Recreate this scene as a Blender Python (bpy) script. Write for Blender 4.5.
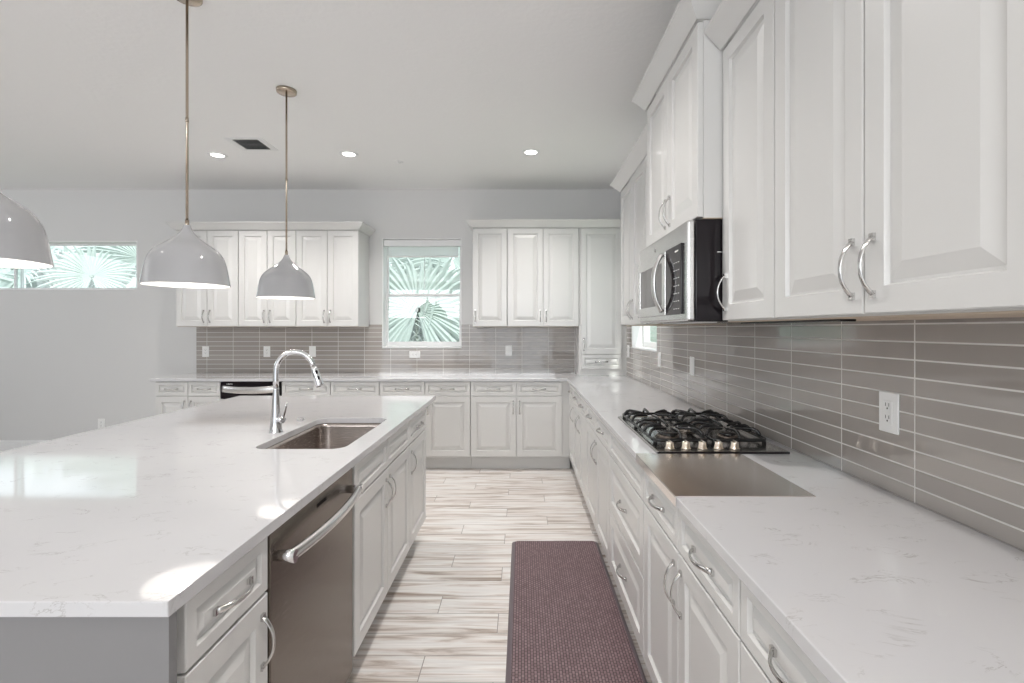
import bpy, bmesh, math, random
from mathutils import Vector, Matrix
random.seed(7)
PI = math.pi
SC = bpy.context.scene
COL = SC.collection
for o in list(bpy.data.objects): bpy.data.objects.remove(o)

# ------------------------------------------------------------------ camera
cam_d = bpy.data.cameras.new('camera'); cam = bpy.data.objects.new('camera', cam_d); COL.objects.link(cam)
cam_d.sensor_width = 36; cam_d.lens = 478/1024*36
cam_d.shift_x = -10/1024; cam_d.shift_y = -12.1/1024
cam_d.clip_start = .02; cam_d.clip_end = 200
cam.location = (0, 0, 1.375); cam.rotation_euler = (PI/2, 0, 0)
SC.camera = cam
SC.view_settings.view_transform = 'Standard'; SC.view_settings.look = 'None'
SC.view_settings.gamma = 1; SC.view_settings.use_curve_mapping = False
SC.view_settings.exposure = 0.52
# ------------------------------------------------------------------ sky, sun
W = bpy.data.worlds.new('world'); SC.world = W; W.use_nodes = True
bg = W.node_tree.nodes['Background']; bg.inputs[0].default_value = (.86, .93, 1, 1); bg.inputs[1].default_value = 1.25
def lamp(name, kind, loc, power, color=(1, 1, 1), rot=(0, 0, 0), **kw):
    d = bpy.data.lights.new(name, kind); d.energy = power; d.color = color
    for k, v in kw.items(): setattr(d, k, v)
    o = bpy.data.objects.new(name, d); COL.objects.link(o); o.location = loc; o.rotation_euler = rot
    return o
lamp('sunlight', 'SUN', (0, 0, 8), 2.6, (1, .97, .92), (math.radians(35), 0, math.radians(20)), angle=math.radians(2))
# added fill lamps standing in for daylight from unseen openings behind and left
lamp('fill_rear', 'AREA', (-1.7, -4.45, 2.2), 78, (.97, .99, 1), (PI/2+math.radians(32), 0, 0), shape='RECTANGLE', size=5.4, size_y=1.1)
lamp('fill_left', 'AREA', (-7.45, 2.0, 2.2), 16, (.97, .99, 1), (PI/2+math.radians(20), 0, -PI/2), shape='RECTANGLE', size=3.0, size_y=1.0)

# ------------------------------------------------------------------ materials
def mat(name, color=(.8, .8, .8), rough=.5, metal=0, coat=0, spec=.5, **kw):
    m = bpy.data.materials.new(name); m.use_nodes = True
    b = m.node_tree.nodes['Principled BSDF']
    b.inputs['Base Color'].default_value = (*color, 1); b.inputs['Roughness'].default_value = rough
    b.inputs['Metallic'].default_value = metal; b.inputs['Coat Weight'].default_value = coat
    b.inputs['Specular IOR Level'].default_value = spec
    for k, v in kw.items(): b.inputs[k.replace('_', ' ')].default_value = v
    return m
def nd(m, t, **kw):
    n = m.node_tree.nodes.new(t)
    for k, v in kw.items():
        if k.startswith('i_'): n.inputs[k[2:].replace('_', ' ')].default_value = v
        else: setattr(n, k, v)
    return n
def lk(m, a, ao, b, bi): m.node_tree.links.new(a.outputs[ao], b.inputs[bi])
def bsdf(m): return m.node_tree.nodes['Principled BSDF']
def bump_noise(m, scale, strength, dist=.002, detail=2):
    tc = nd(m, 'ShaderNodeTexCoord'); n = nd(m, 'ShaderNodeTexNoise', i_Scale=scale, i_Detail=detail)
    b = nd(m, 'ShaderNodeBump', i_Strength=strength, i_Distance=dist)
    lk(m, tc, 'Object', n, 'Vector'); lk(m, n, 'Fac', b, 'Height'); lk(m, b, 'Normal', bsdf(m), 'Normal')
    return b
M = {}
M['wall'] = mat('wall_paint', (.68, .675, .67), .6); bump_noise(M['wall'], 90, .15)
M['knee'] = mat('knee_wall_paint_shaded', (.22, .215, .22), .6)  # grey paint set darker to carry the shade under the island top's overhang
M['ceiling'] = mat('ceiling_paint', (.90, .895, .89), .85); bump_noise(M['ceiling'], 35, .35, .004, 4)
M['white'] = mat('white_trim', (.83, .83, .83), .4)
M['cab'] = mat('cabinet_paint', (.675, .668, .655), .30, coat=.15); bump_noise(M['cab'], 12, .05, .001)
M['under'] = mat('cabinet_underside', (.55, .45, .35), .6)
M['plastic'] = mat('white_plastic', (.86, .86, .85), .3)
M['slot'] = mat('dark_slot', (.03, .03, .03), .5)
M['chrome'] = mat('chrome', (.72, .72, .73), .07, 1)
M['nickel'] = mat('pull_nickel', (.60, .59, .58), .16, 1)
M['brass'] = mat('champagne_brass', (.50, .42, .34), .22, 1)
M['knob'] = mat('knob_metal', (.80, .72, .62), .18, 1)
M['steel'] = mat('stainless', (.68, .67, .66), .24, 1)
M['steel_dark'] = mat('stainless_dark', (.19, .16, .137), .30, 1)
M['pan'] = mat('cooktop_pan', (.40, .385, .375), .2, 1)
M['plate'] = mat('plate_steel', (.88, .83, .80), .17, 1)
M['sink'] = mat('sink_steel', (.46, .41, .38), .26, 1)
M['black'] = mat('black_gloss', (.012, .009, .011), .08, spec=.22)
M['iron'] = mat('cast_iron', (.008, .008, .009), .22, spec=.6)
M['glassdark'] = mat('oven_glass', (.10, .095, .095), .05, .3)
M['shade'] = mat('shade_enamel', (.49, .49, .505), .10, coat=.6)
M['shade_in'] = mat('shade_inside', (.92, .91, .89), .5)
M['vent'] = mat('vent_metal', (.55, .55, .56), .5, .1)
def emis(name, col, s):
    m = bpy.data.materials.new(name); m.use_nodes = True; nt = m.node_tree
    nt.nodes.remove(nt.nodes['Principled BSDF']); e = nt.nodes.new('ShaderNodeEmission')
    e.inputs[0].default_value = (*col, 1); e.inputs[1].default_value = s
    nt.links.new(e.outputs[0], nt.nodes['Material Output'].inputs[0]); return m
M['lens'] = emis('lamp_lens', (1, .97, .93), 6)
M['bulb'] = emis('lamp_bulb', (1, .95, .9), 5)
for k in ('steel', 'steel_dark', 'sink'):                     # brushed grain
    m = M[k]; tc = nd(m, 'ShaderNodeTexCoord'); mp = nd(m, 'ShaderNodeMapping'); mp.inputs['Scale'].default_value = (6, 6, 260)
    n = nd(m, 'ShaderNodeTexNoise', i_Scale=3, i_Detail=2); r = nd(m, 'ShaderNodeMapRange')
    r.inputs['To Min'].default_value = .24; r.inputs['To Max'].default_value = .29
    lk(m, tc, 'Object', mp, 'Vector'); lk(m, mp, 'Vector', n, 'Vector'); lk(m, n, 'Fac', r, 'Value'); lk(m, r, 'Result', bsdf(m), 'Roughness')
# window glass: clear with a faint mirror
def glass():
    m = bpy.data.materials.new('window_glass'); m.use_nodes = True; nt = m.node_tree
    nt.nodes.remove(nt.nodes['Principled BSDF'])
    t = nt.nodes.new('ShaderNodeBsdfTransparent'); t.inputs[0].default_value = (.93, .97, .96, 1)
    g = nt.nodes.new('ShaderNodeBsdfGlossy'); g.inputs['Roughness'].default_value = .02
    x = nt.nodes.new('ShaderNodeMixShader'); x.inputs[0].default_value = .06
    nt.links.new(t.outputs[0], x.inputs[1]); nt.links.new(g.outputs[0], x.inputs[2])
    nt.links.new(x.outputs[0], nt.nodes['Material Output'].inputs[0]); return m
M['glass'] = glass()
def cloth():
    m = mat('shade_cloth', (.80, .80, .80), .8)
    nt = m.node_tree; b = bsdf(m); t = nt.nodes.new('ShaderNodeBsdfTransparent'); x = nt.nodes.new('ShaderNodeMixShader'); x.inputs[0].default_value = .35
    tr = nt.nodes.new('ShaderNodeBsdfTranslucent'); tr.inputs[0].default_value = (.9, .9, .9, 1)
    x2 = nt.nodes.new('ShaderNodeMixShader'); x2.inputs[0].default_value = .5
    nt.links.new(b.outputs[0], x2.inputs[1]); nt.links.new(tr.outputs[0], x2.inputs[2])
    nt.links.new(x2.outputs[0], x.inputs[1]); nt.links.new(t.outputs[0], x.inputs[2])
    nt.links.new(x.outputs[0], nt.nodes['Material Output'].inputs[0]); return m
M['cloth'] = cloth()
# quartz
def quartz(name, base):
    m = mat(name, base, .055, coat=.2)
    tc = nd(m, 'ShaderNodeTexCoord'); mp = nd(m, 'ShaderNodeMapping'); mp.inputs['Scale'].default_value = (1, 1.9, 1)
    n0 = nd(m, 'ShaderNodeTexNoise', i_Scale=4.5, i_Detail=3, i_Distortion=.6)
    mx = nd(m, 'ShaderNodeMix', data_type='VECTOR'); mx.inputs['Factor'].default_value = .12
    v = nd(m, 'ShaderNodeTexNoise', i_Scale=7.5, i_Detail=5, i_Roughness=.62, i_Distortion=1.1)
    # thin veins: |n-.5| small, broken up by a second mask
    s = nd(m, 'ShaderNodeMath', operation='SUBTRACT'); s.inputs[1].default_value = .5
    a = nd(m, 'ShaderNodeMath', operation='ABSOLUTE')
    r = nd(m, 'ShaderNodeMapRange'); r.inputs['From Min'].default_value = 0; r.inputs['From Max'].default_value = .016; r.inputs['To Min'].default_value = 1; r.inputs['To Max'].default_value = 0
    k = nd(m, 'ShaderNodeTexNoise', i_Scale=9, i_Detail=2)
    kr = nd(m, 'ShaderNodeMapRange'); kr.inputs['From Min'].default_value = .53; kr.inputs['From Max'].default_value = .66
    mul = nd(m, 'ShaderNodeMath', operation='MULTIPLY'); mul2 = nd(m, 'ShaderNodeMath', operation='MULTIPLY'); mul2.inputs[1].default_value = .8
    c = nd(m, 'ShaderNodeMix', data_type='RGBA'); c.inputs['A'].default_value = (*base, 1); c.inputs['B'].default_value = (.40, .385, .38, 1)
    big = nd(m, 'ShaderNodeTexNoise', i_Scale=3, i_Detail=4)
    c2 = nd(m, 'ShaderNodeMix', data_type='RGBA'); c2.inputs['A'].default_value = (*base, 1); c2.inputs['B'].default_value = (base[0]*.93, base[1]*.93, base[2]*.94, 1)
    lk(m, tc, 'Object', mp, 'Vector'); lk(m, mp, 'Vector', n0, 'Vector')
    lk(m, mp, 'Vector', v, 'Vector'); lk(m, v, 'Fac', s, 0); lk(m, s, 0, a, 0); lk(m, a, 0, r, 'Value')
    lk(m, mp, 'Vector', k, 'Vector'); lk(m, k, 'Fac', kr, 'Value'); lk(m, r, 'Result', mul, 0); lk(m, kr, 'Result', mul, 1)
    lk(m, mul, 0, mul2, 0); lk(m, mul2, 0, c, 'Factor'); lk(m, tc, 'Object', big, 'Vector'); lk(m, big, 'Fac', c2, 'Factor')
    lk(m, c2, 'Result', c, 'A'); lk(m, c, 'Result', bsdf(m), 'Base Color')
    return m
M['quartz'] = quartz('white_quartz', (.63, .625, .635))
# stacked glass tile; axis = the horizontal world axis of the wall
def tiles(name, axis, u0, pitch):
    m = mat(name, (.2, .2, .2), .06, coat=.5, IOR=1.75)
    g = nd(m, 'ShaderNodeNewGeometry'); sp = nd(m, 'ShaderNodeSeparateXYZ'); lk(m, g, 'Position', sp, 'Vector')
    def frac(src, off, p):
        a = nd(m, 'ShaderNodeMath', operation='SUBTRACT'); a.inputs[1].default_value = off
        d = nd(m, 'ShaderNodeMath', operation='DIVIDE'); d.inputs[1].default_value = p
        f = nd(m, 'ShaderNodeMath', operation='FRACT'); fl = nd(m, 'ShaderNodeMath', operation='FLOOR')
        pp = nd(m, 'ShaderNodeMath', operation='PINGPONG'); pp.inputs[1].default_value = .5
        mm = nd(m, 'ShaderNodeMath', operation='MULTIPLY'); mm.inputs[1].default_value = p
        lk(m, sp, src, a, 0); lk(m, a, 0, d, 0); lk(m, d, 0, pp, 0); lk(m, pp, 0, mm, 0); lk(m, d, 0, fl, 0)
        return mm, fl                                            # distance to the nearest joint in metres
    du, fu = frac(axis, u0 - 40*pitch, pitch); dz, fz = frac('Z', 1.3405 - 40*.0498, .0498)
    mn = nd(m, 'ShaderNodeMath', operation='MINIMUM'); lk(m, du, 0, mn, 0); lk(m, dz, 0, mn, 1)
    gm = nd(m, 'ShaderNodeMapRange'); gm.inputs['From Min'].default_value = .0017; gm.inputs['From Max'].default_value = .0026
    lk(m, mn, 0, gm, 'Value')
    cx = nd(m, 'ShaderNodeCombineXYZ'); lk(m, fu, 0, cx, 'X'); lk(m, fz, 0, cx, 'Y')
    wn = nd(m, 'ShaderNodeTexWhiteNoise', noise_dimensions='2D'); lk(m, cx, 'Vector', wn, 'Vector')
    tcol = nd(m, 'ShaderNodeMix', data_type='RGBA'); tcol.inputs['A'].default_value = (.335, .303, .28, 1); tcol.inputs['B'].default_value = (.39, .357, .33, 1)
    lk(m, wn, 'Value', tcol, 'Factor')
    c = nd(m, 'ShaderNodeMix', data_type='RGBA'); c.inputs['A'].default_value = (.70, .68, .66, 1)
    lk(m, gm, 'Result', c, 'Factor'); lk(m, tcol, 'Result', c, 'B'); lk(m, c, 'Result', bsdf(m), 'Base Color')
    rr = nd(m, 'ShaderNodeMapRange'); rr.inputs['To Min'].default_value = .6; rr.inputs['To Max'].default_value = .05
    lk(m, gm, 'Result', rr, 'Value'); lk(m, rr, 'Result', bsdf(m), 'Roughness')
    ct = nd(m, 'ShaderNodeMath', operation='MULTIPLY'); ct.inputs[1].default_value = .5
    lk(m, gm, 'Result', ct, 0); lk(m, ct, 0, bsdf(m), 'Coat Weight')
    hb = nd(m, 'ShaderNodeMapRange'); hb.inputs['From Min'].default_value = .0008; hb.inputs['From Max'].default_value = .004
    lk(m, mn, 0, hb, 'Value')
    wv = nd(m, 'ShaderNodeTexNoise', i_Scale=7, i_Detail=1); lk(m, g, 'Position', wv, 'Vector')
    ad = nd(m, 'ShaderNodeMath', operation='ADD'); wm = nd(m, 'ShaderNodeMath', operation='MULTIPLY'); wm.inputs[1].default_value = .5
    lk(m, wv, 'Fac', wm, 0); lk(m, hb, 'Result', ad, 0); lk(m, wm, 0, ad, 1)
    b = nd(m, 'ShaderNodeBump', i_Strength=.45, i_Distance=.0011); lk(m, ad, 0, b, 'Height'); lk(m, b, 'Normal', bsdf(m), 'Normal')
    return m
M['tile_back'] = tiles('glass_tile_back', 'X', -3.474, .2895)
M['tile_right'] = tiles('glass_tile_right', 'Y', 1.3108, .3002)
# plank floor
def planks():
    m = mat('plank_tile', (.6, .55, .5), .30)
    g = nd(m, 'ShaderNodeNewGeometry'); sp = nd(m, 'ShaderNodeSeparateXYZ'); lk(m, g, 'Position', sp, 'Vector')
    def mth(op, a, b=None):
        n = nd(m, 'ShaderNodeMath', operation=op)
        for i, v in enumerate((a, b)):
            if v is None: continue
            if isinstance(v, (int, float)): n.inputs[i].default_value = v
            else: lk(m, v[0], v[1], n, i)
        return (n, 0)
    X = (sp, 'X'); Y = (sp, 'Y'); P = .1502; L = .885
    v = mth('DIVIDE', mth('SUBTRACT', Y, 2.013 - 99*P), P); row = mth('FLOOR', v)
    dv = mth('MULTIPLY', mth('PINGPONG', v, .5), P)
    # each course is set back by a third of a plank
    u = mth('DIVIDE', mth('ADD', mth('SUBTRACT', X, -.408 - 30*L + L/3*2), mth('MULTIPLY', row, L/3)), L)
    colm = mth('FLOOR', u); du = mth('MULTIPLY', mth('PINGPONG', u, .5), L)
    dd = mth('MINIMUM', du, dv)
    gm = nd(m, 'ShaderNodeMapRange'); gm.inputs['From Min'].default_value = .0014; gm.inputs['From Max'].default_value = .0024; lk(m, dd[0], 0, gm, 'Value')
    cx = nd(m, 'ShaderNodeCombineXYZ'); lk(m, row[0], 0, cx, 'X'); lk(m, colm[0], 0, cx, 'Y')
    wn = nd(m, 'ShaderNodeTexWhiteNoise', noise_dimensions='2D'); lk(m, cx, 'Vector', wn, 'Vector')
    off = nd(m, 'ShaderNodeVectorMath', operation='SCALE'); off.inputs['Scale'].default_value = 30; lk(m, wn, 'Color', off, 0)
    ad = nd(m, 'ShaderNodeVectorMath', operation='ADD'); lk(m, g, 'Position', ad, 0); lk(m, off, 'Vector', ad, 1)
    mp = nd(m, 'ShaderNodeMapping'); mp.inputs['Scale'].default_value = (1.1, 15, 1); lk(m, ad, 'Vector', mp, 'Vector')
    n1 = nd(m, 'ShaderNodeTexNoise', i_Scale=1.5, i_Detail=5, i_Roughness=.6, i_Distortion=1.0); lk(m, mp, 'Vector', n1, 'Vector')
    mp2 = nd(m, 'ShaderNodeMapping'); mp2.inputs['Scale'].default_value = (2.2, 60, 1); lk(m, ad, 'Vector', mp2, 'Vector')
    n2 = nd(m, 'ShaderNodeTexNoise', i_Scale=1.6, i_Detail=3); lk(m, mp2, 'Vector', n2, 'Vector')
    cr = nd(m, 'ShaderNodeValToRGB'); e = cr.color_ramp.elements
    e[0].position = .285; e[0].color = (.27, .215, .175, 1); e[1].position = .78; e[1].color = (.80, .775, .75, 1)
    for p, c in ((.375, (.47, .40, .35, 1)), (.455, (.70, .64, .60, 1)), (.57, (.82, .80, .78, 1))):
        x = e.new(p); x.color = c
    lk(m, n1, 'Fac', cr, 'Fac')
    mx = nd(m, 'ShaderNodeMix', data_type='RGBA', blend_type='MULTIPLY'); mx.inputs['Factor'].default_value = .35
    r2 = nd(m, 'ShaderNodeMapRange'); r2.inputs['From Min'].default_value = .3; r2.inputs['From Max'].default_value = .7; r2.inputs['To Min'].default_value = .6; r2.inputs['To Max'].default_value = 1.15
    lk(m, n2, 'Fac', r2, 'Value'); lk(m, cr, 'Color', mx, 'A'); lk(m, r2, 'Result', mx, 'B')
    c = nd(m, 'ShaderNodeMix', data_type='RGBA'); c.inputs['A'].default_value = (.30, .27, .245, 1)
    lk(m, gm, 'Result', c, 'Factor'); lk(m, mx, 'Result', c, 'B'); lk(m, c, 'Result', bsdf(m), 'Base Color')
    b = nd(m, 'ShaderNodeBump', i_Strength=.4, i_Distance=.0015); lk(m, gm, 'Result', b, 'Height'); lk(m, b, 'Normal', bsdf(m), 'Normal')
    return m
M['floor'] = planks()
def matmat():
    m = mat('woven_vinyl', (.1, .06, .06), .42)
    tc = nd(m, 'ShaderNodeTexCoord')
    br = nd(m, 'ShaderNodeTexBrick'); br.offset = .5; br.inputs['Scale'].default_value = 1
    br.inputs['Brick Width'].default_value = .020; br.inputs['Row Height'].default_value = .0125; br.inputs['Mortar Size'].default_value = .0022
    br.inputs['Mortar Smooth'].default_value = .6
    br.inputs['Color1'].default_value = (.20, .125, .135, 1); br.inputs['Color2'].default_value = (.29, .20, .21, 1); br.inputs['Mortar'].default_value = (.04, .02, .025, 1)
    rt = nd(m, 'ShaderNodeMapping'); rt.inputs['Rotation'].default_value = (0, 0, PI/2)
    lk(m, tc, 'Object', rt, 'Vector'); lk(m, rt, 'Vector', br, 'Vector'); lk(m, br, 'Color', bsdf(m), 'Base Color')
    inv = nd(m, 'ShaderNodeMath', operation='SUBTRACT'); inv.inputs[0].default_value = 1; lk(m, br, 'Fac', inv, 1)
    b = nd(m, 'ShaderNodeBump', i_Strength=.9, i_Distance=.002); lk(m, inv, 0, b, 'Height'); lk(m, b, 'Normal', bsdf(m), 'Normal')
    return m
M['mat'] = matmat()
M['mat_edge'] = mat('mat_edging', (.15, .12, .135), .30)
M['leaf'] = mat('palm_leaf', (.50, .56, .53), .40); bsdf(M['leaf']).inputs['Subsurface Weight'].default_value = 0
M['bark'] = mat('palm_bark', (.24, .19, .15), .9); bump_noise(M['bark'], 14, .8, .02)
M['lawn'] = mat('lawn', (.25, .33, .18), .9)
M['stucco'] = mat('garden_wall_stucco', (.42, .44, .42), .9)

# ------------------------------------------------------------------ mesh helpers
class MB:
    def __init__(s): s.v = []; s.f = []; s.sm = []; s.mi = []
    def add(s, vs, fs, smooth=False, mi=0):
        b = len(s.v); s.v += [tuple(p) for p in vs]
        for f in fs: s.f.append([b+i for i in f]); s.sm.append(smooth); s.mi.append(mi)
        return s
    def box(s, x0, x1, y0, y1, z0, z1, mi=0):
        x0, x1 = sorted((x0, x1)); y0, y1 = sorted((y0, y1)); z0, z1 = sorted((z0, z1))
        return s.add([(x0,y0,z0),(x1,y0,z0),(x1,y1,z0),(x0,y1,z0),(x0,y0,z1),(x1,y0,z1),(x1,y1,z1),(x0,y1,z1)],
              [(0,3,2,1),(4,5,6,7),(0,1,5,4),(1,2,6,5),(2,3,7,6),(3,0,4,7)], mi=mi)
    def tube(s, pts, rad, n=12, cap=True, up=None, mi=0):
        """rad: number, or list of number / (a, b): half sizes along the two cross axes"""
        pts = [Vector(p) for p in pts]; N = len(pts)
        if not isinstance(rad, (list,)): rad = [rad]*N
        tan = []
        for i in range(N):
            a = pts[max(i-1, 0)]; b = pts[min(i+1, N-1)]; tan.append((b-a).normalized())
        u = Vector(up) if up else (Vector((0,0,1)) if abs(tan[0].z) < .9 else Vector((1,0,0)))
        rings = []
        for i in range(N):
            t = tan[i]; u = (u - t*u.dot(t)).normalized(); w = t.cross(u)
            ra, rb = (rad[i] if isinstance(rad[i], tuple) else (rad[i], rad[i]))
            rings.append([pts[i] + u*ra*math.cos(2*PI*k/n) + w*rb*math.sin(2*PI*k/n) for k in range(n)])
        vs = [p for r in rings for p in r]; fs = []
        for i in range(N-1):
            for k in range(n):
                k2 = (k+1) % n; fs.append((i*n+k, i*n+k2, (i+1)*n+k2, (i+1)*n+k))
        b0 = len(s.v); s.add(vs, fs, True, mi)
        if cap:
            s.f.append([b0+k for k in range(n)][::-1]); s.sm.append(False); s.mi.append(mi)
            s.f.append([b0+(N-1)*n+k for k in range(n)]); s.sm.append(False); s.mi.append(mi)
        return s
    def lathe(s, prof, c=(0,0,0), n=48, axis='z', smooth=True, mi=0, cap=False):
        vs = []; fs = []; c = Vector(c)
        for r, h in prof:
            for k in range(n):
                a = 2*PI*k/n; p = (r*math.cos(a), r*math.sin(a), h)
                if axis == 'y': p = (p[0], h, p[1])
                if axis == 'x': p = (h, p[0], p[1])
                vs.append(c + Vector(p))
        for i in range(len(prof)-1):
            for k in range(n):
                k2 = (k+1) % n; fs.append((i*n+k, i*n+k2, (i+1)*n+k2, (i+1)*n+k))
        b0 = len(s.v); s.add(vs, fs, smooth, mi)
        if cap:
            for base in (0, (len(prof)-1)*n):
                s.f.append([b0+base+k for k in range(n)]); s.sm.append(False); s.mi.append(mi)
        return s
    def mesh(s, name):
        me = bpy.data.meshes.new(name); me.from_pydata(s.v, [], s.f); me.update()
        me.polygons.foreach_set('use_smooth', s.sm); me.polygons.foreach_set('material_index', s.mi)
        bm = bmesh.new(); bm.from_mesh(me); bmesh.ops.recalc_face_normals(bm, faces=bm.faces); bm.to_mesh(me); bm.free()
        return me
def obj(name, src, m, parent=None, loc=(0,0,0), rot=(0,0,0), bevel=0, seg=2, mats=None):
    me = src.mesh(name) if isinstance(src, MB) else src
    if not me.materials:
        for x in (mats or [m]): me.materials.append(x)
    o = bpy.data.objects.new(name, me); COL.objects.link(o)
    o.parent = parent; o.location = loc; o.rotation_euler = rot
    if bevel:
        b = o.modifiers.new('bevel', 'BEVEL'); b.width = bevel; b.segments = seg; b.limit_method = 'ANGLE'; b.angle_limit = math.radians(35); b.harden_normals = False
    return o
def thing(name, label, cat, loc=(0,0,0), rz=0, group=None):
    o = bpy.data.objects.new(name, None); COL.objects.link(o); o.empty_display_size = .1
    o.location = loc; o.rotation_euler = (0, 0, rz); return tag(o, label, cat, group)
def tag(o, label, cat, group=None):
    o['label'] = label; o['category'] = cat
    if group: o['group'] = group
    return o
def struct(o): o['kind'] = 'structure'; return o

# ------------------------------------------------------------------ key dimensions
WX = 1.087      # right wall
BY = 5.28       # back wall
CZ = 2.921      # ceiling
LX, RY = -7.6, -4.6
TH = .18
CT = .899; CU = .871          # counter top and underside
UB, UT = 1.404, 2.40          # wall cabinets

# ------------------------------------------------------------------ room shell
struct(obj('floor', MB().box(LX-TH, WX+TH, RY-TH, BY+TH, -.1, 0), M['floor']))
struct(obj('ceiling', MB().box(LX-TH, WX+TH, RY-TH, BY+TH, CZ, CZ+.15), M['ceiling']))
def wall(name, axis, a0, a1, p0, p1, holes):
    """axis 'x': wall runs in X at y p0..p1; axis 'y': runs in Y at x p0..p1; holes (u0,u1,z0,z1)"""
    b = MB(); holes = sorted(holes); u = a0
    def bx(u0, u1, z0, z1):
        if axis == 'x': b.box(u0, u1, p0, p1, z0, z1)
        else: b.box(p0, p1, u0, u1, z0, z1)
    for h in holes:
        bx(u, h[0], 0, CZ)
        if h[2] > 0: bx(h[0], h[1], 0, h[2])
        bx(h[0], h[1], h[3], CZ); u = h[1]
    bx(u, a1, 0, CZ)
    return struct(obj(name, b, M['wall']))
W1 = (-1.546, -.667, 1.17, 2.383); W2 = (-7.12, -4.249, 1.81, 2.352); W3 = (3.82, 4.72, 1.19, 2.383)
wall('wall_back', 'x', LX-TH, WX+TH, BY, BY+TH, [W1, W2])
wall('wall_right', 'y', RY, BY, WX, WX+TH, [W3])
wall('wall_left', 'y', RY, BY, LX-TH, LX, [(.4, 3.6, 1.55, 2.75)])
wall('wall_rear', 'x', LX-TH, WX+TH, RY-TH, RY, [(-4.5, 1.0, .02, 2.78)])
bb = MB().box(LX, -3.58, BY-.016, BY, 0, .135)
bb.add([(LX,BY-.016,.135),(-3.58,BY-.016,.135),(-3.58,BY-.004,.15),(LX,BY-.004,.15),(LX,BY,.15),(-3.58,BY,.15),(LX,BY,.135),(-3.58,BY,.135)], [(0,1,2,3),(3,2,5,4),(0,3,4,6),(1,7,5,2)])
struct(obj('baseboard_back', bb, M['white']))
# windows of the room ------------------------------------------------
def rect_frame(b, x0, x1, z0, z1, w, y0, y1, wb=None):
    wb = wb or w
    b.box(x0, x0+w, y0, y1, z0, z1); b.box(x1-w, x1, y0, y1, z0, z1)
    b.box(x0+w, x1-w, y0, y1, z0, z0+wb); b.box(x0+w, x1-w, y0, y1, z1-w, z1)
def window(n, loc, rz, w, h, kind):
    r = bpy.data.objects.new('window_%d' % n, None); COL.objects.link(r); r.location = loc; r.rotation_euler = (0,0,rz); struct(r)
    # local: x 0..w, y 0 = inner face of the wall, +y to the outside, z 0..h
    jb = MB(); t = .012
    jb.box(0, t, 0, .10, 0, h); jb.box(w-t, w, 0, .10, 0, h); jb.box(t, w-t, 0, .10, h-t, h); jb.box(t, w-t, -.006, .10, 0, .016)
    obj('window_jamb', jb, M['white'], r, bevel=.002)
    q = .018 if kind == 'hung' else .014
    f = MB(); rect_frame(f, 0, w, 0, h, q, .10, .17); obj('window_frame', f, M['white'], r, bevel=.003)
    if kind == 'hung':
        mid = h*.475
        u = MB(); rect_frame(u, q, w-q, mid-.02, h-q, .020, .135, .16, .04); us = obj('upper_sash', u, M['white'], r, bevel=.002)
        l = MB(); rect_frame(l, q, w-q, q, mid+.03, .022, .105, .13, .05); ls = obj('lower_sash', l, M['white'], r, bevel=.002)
        obj('pane', MB().box(.033, w-.033, .146, .150, mid+.01, h-.033), M['glass'], us)
        obj('pane', MB().box(.035, w-.035, .116, .120, .06, mid+.0), M['glass'], ls)
        obj('grille', MB().box(w/2-.006, w/2+.006, .1505, .156, mid+.02, h-.04), M['white'], us)
        obj('grille', MB().box(w/2-.004, w/2+.004, .1205, .126, .070, mid-.022), M['white'], ls)
    else:
        xm = w*.50
        a = MB(); rect_frame(a, q, xm+.02, q, h-q, .02, .135, .16); s1 = obj('sliding_sash', a, M['white'], r, bevel=.002)
        c = MB(); rect_frame(c, xm-.04, w-q, q, h-q, .02, .105, .13); s2 = obj('sliding_sash', c, M['white'], r, bevel=.002)
        obj('pane', MB().box(.03, xm+.002, .146, .150, .03, h-.03), M['glass'], s1)
        obj('pane', MB().box(xm-.022, w-.03, .116, .120, .03, h-.03), M['glass'], s2)
    return r
window(1, (W1[0], BY, W1[2]), 0, W1[1]-W1[0], W1[3]-W1[2], 'hung')
window(2, (W2[0], BY, W2[2]), 0, W2[1]-W2[0], W2[3]-W2[2], 'slide')
window(3, (WX, W3[1], W3[2]), -PI/2, W3[1]-W3[0], W3[3]-W3[2], 'hung')
# big glazed openings, unseen and added for light, behind and left of the camera
def glazing(n, loc, rz, w, h, k):
    r = bpy.data.objects.new('window_%d' % n, None); COL.objects.link(r); r.location = loc; r.rotation_euler = (0,0,rz); struct(r)
    f = MB(); rect_frame(f, 0, w, 0, h, .06, .02, .10)
    for i in range(1, k): f.box(w*i/k-.04, w*i/k+.04, .02, .10, .06, h-.06)
    obj('window_frame', f, M['white'], r)
glazing(4, (1.0, RY, .02), PI, 5.5, 2.76, 5)
glazing(5, (LX, .4, 1.55), PI/2, 3.2, 1.2, 3)
# roller shade in the back window
rs = thing('roller_shade', 'white roller shade pulled up at the top of the sink-side back window', 'window shade', (W1[0]+.014, BY+.02, 2.30))
obj('valance', MB().box(0, .851, 0, .07, 0, .068), M['white'], rs, bevel=.004)
sh = MB().box(.03, .821, .045, .047, -.105, 0); obj('fabric', sh, M['cloth'], rs)
obj('hem_bar', MB().box(.03, .821, .040, .052, -.12, -.105), M['plastic'], rs, bevel=.002)
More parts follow.
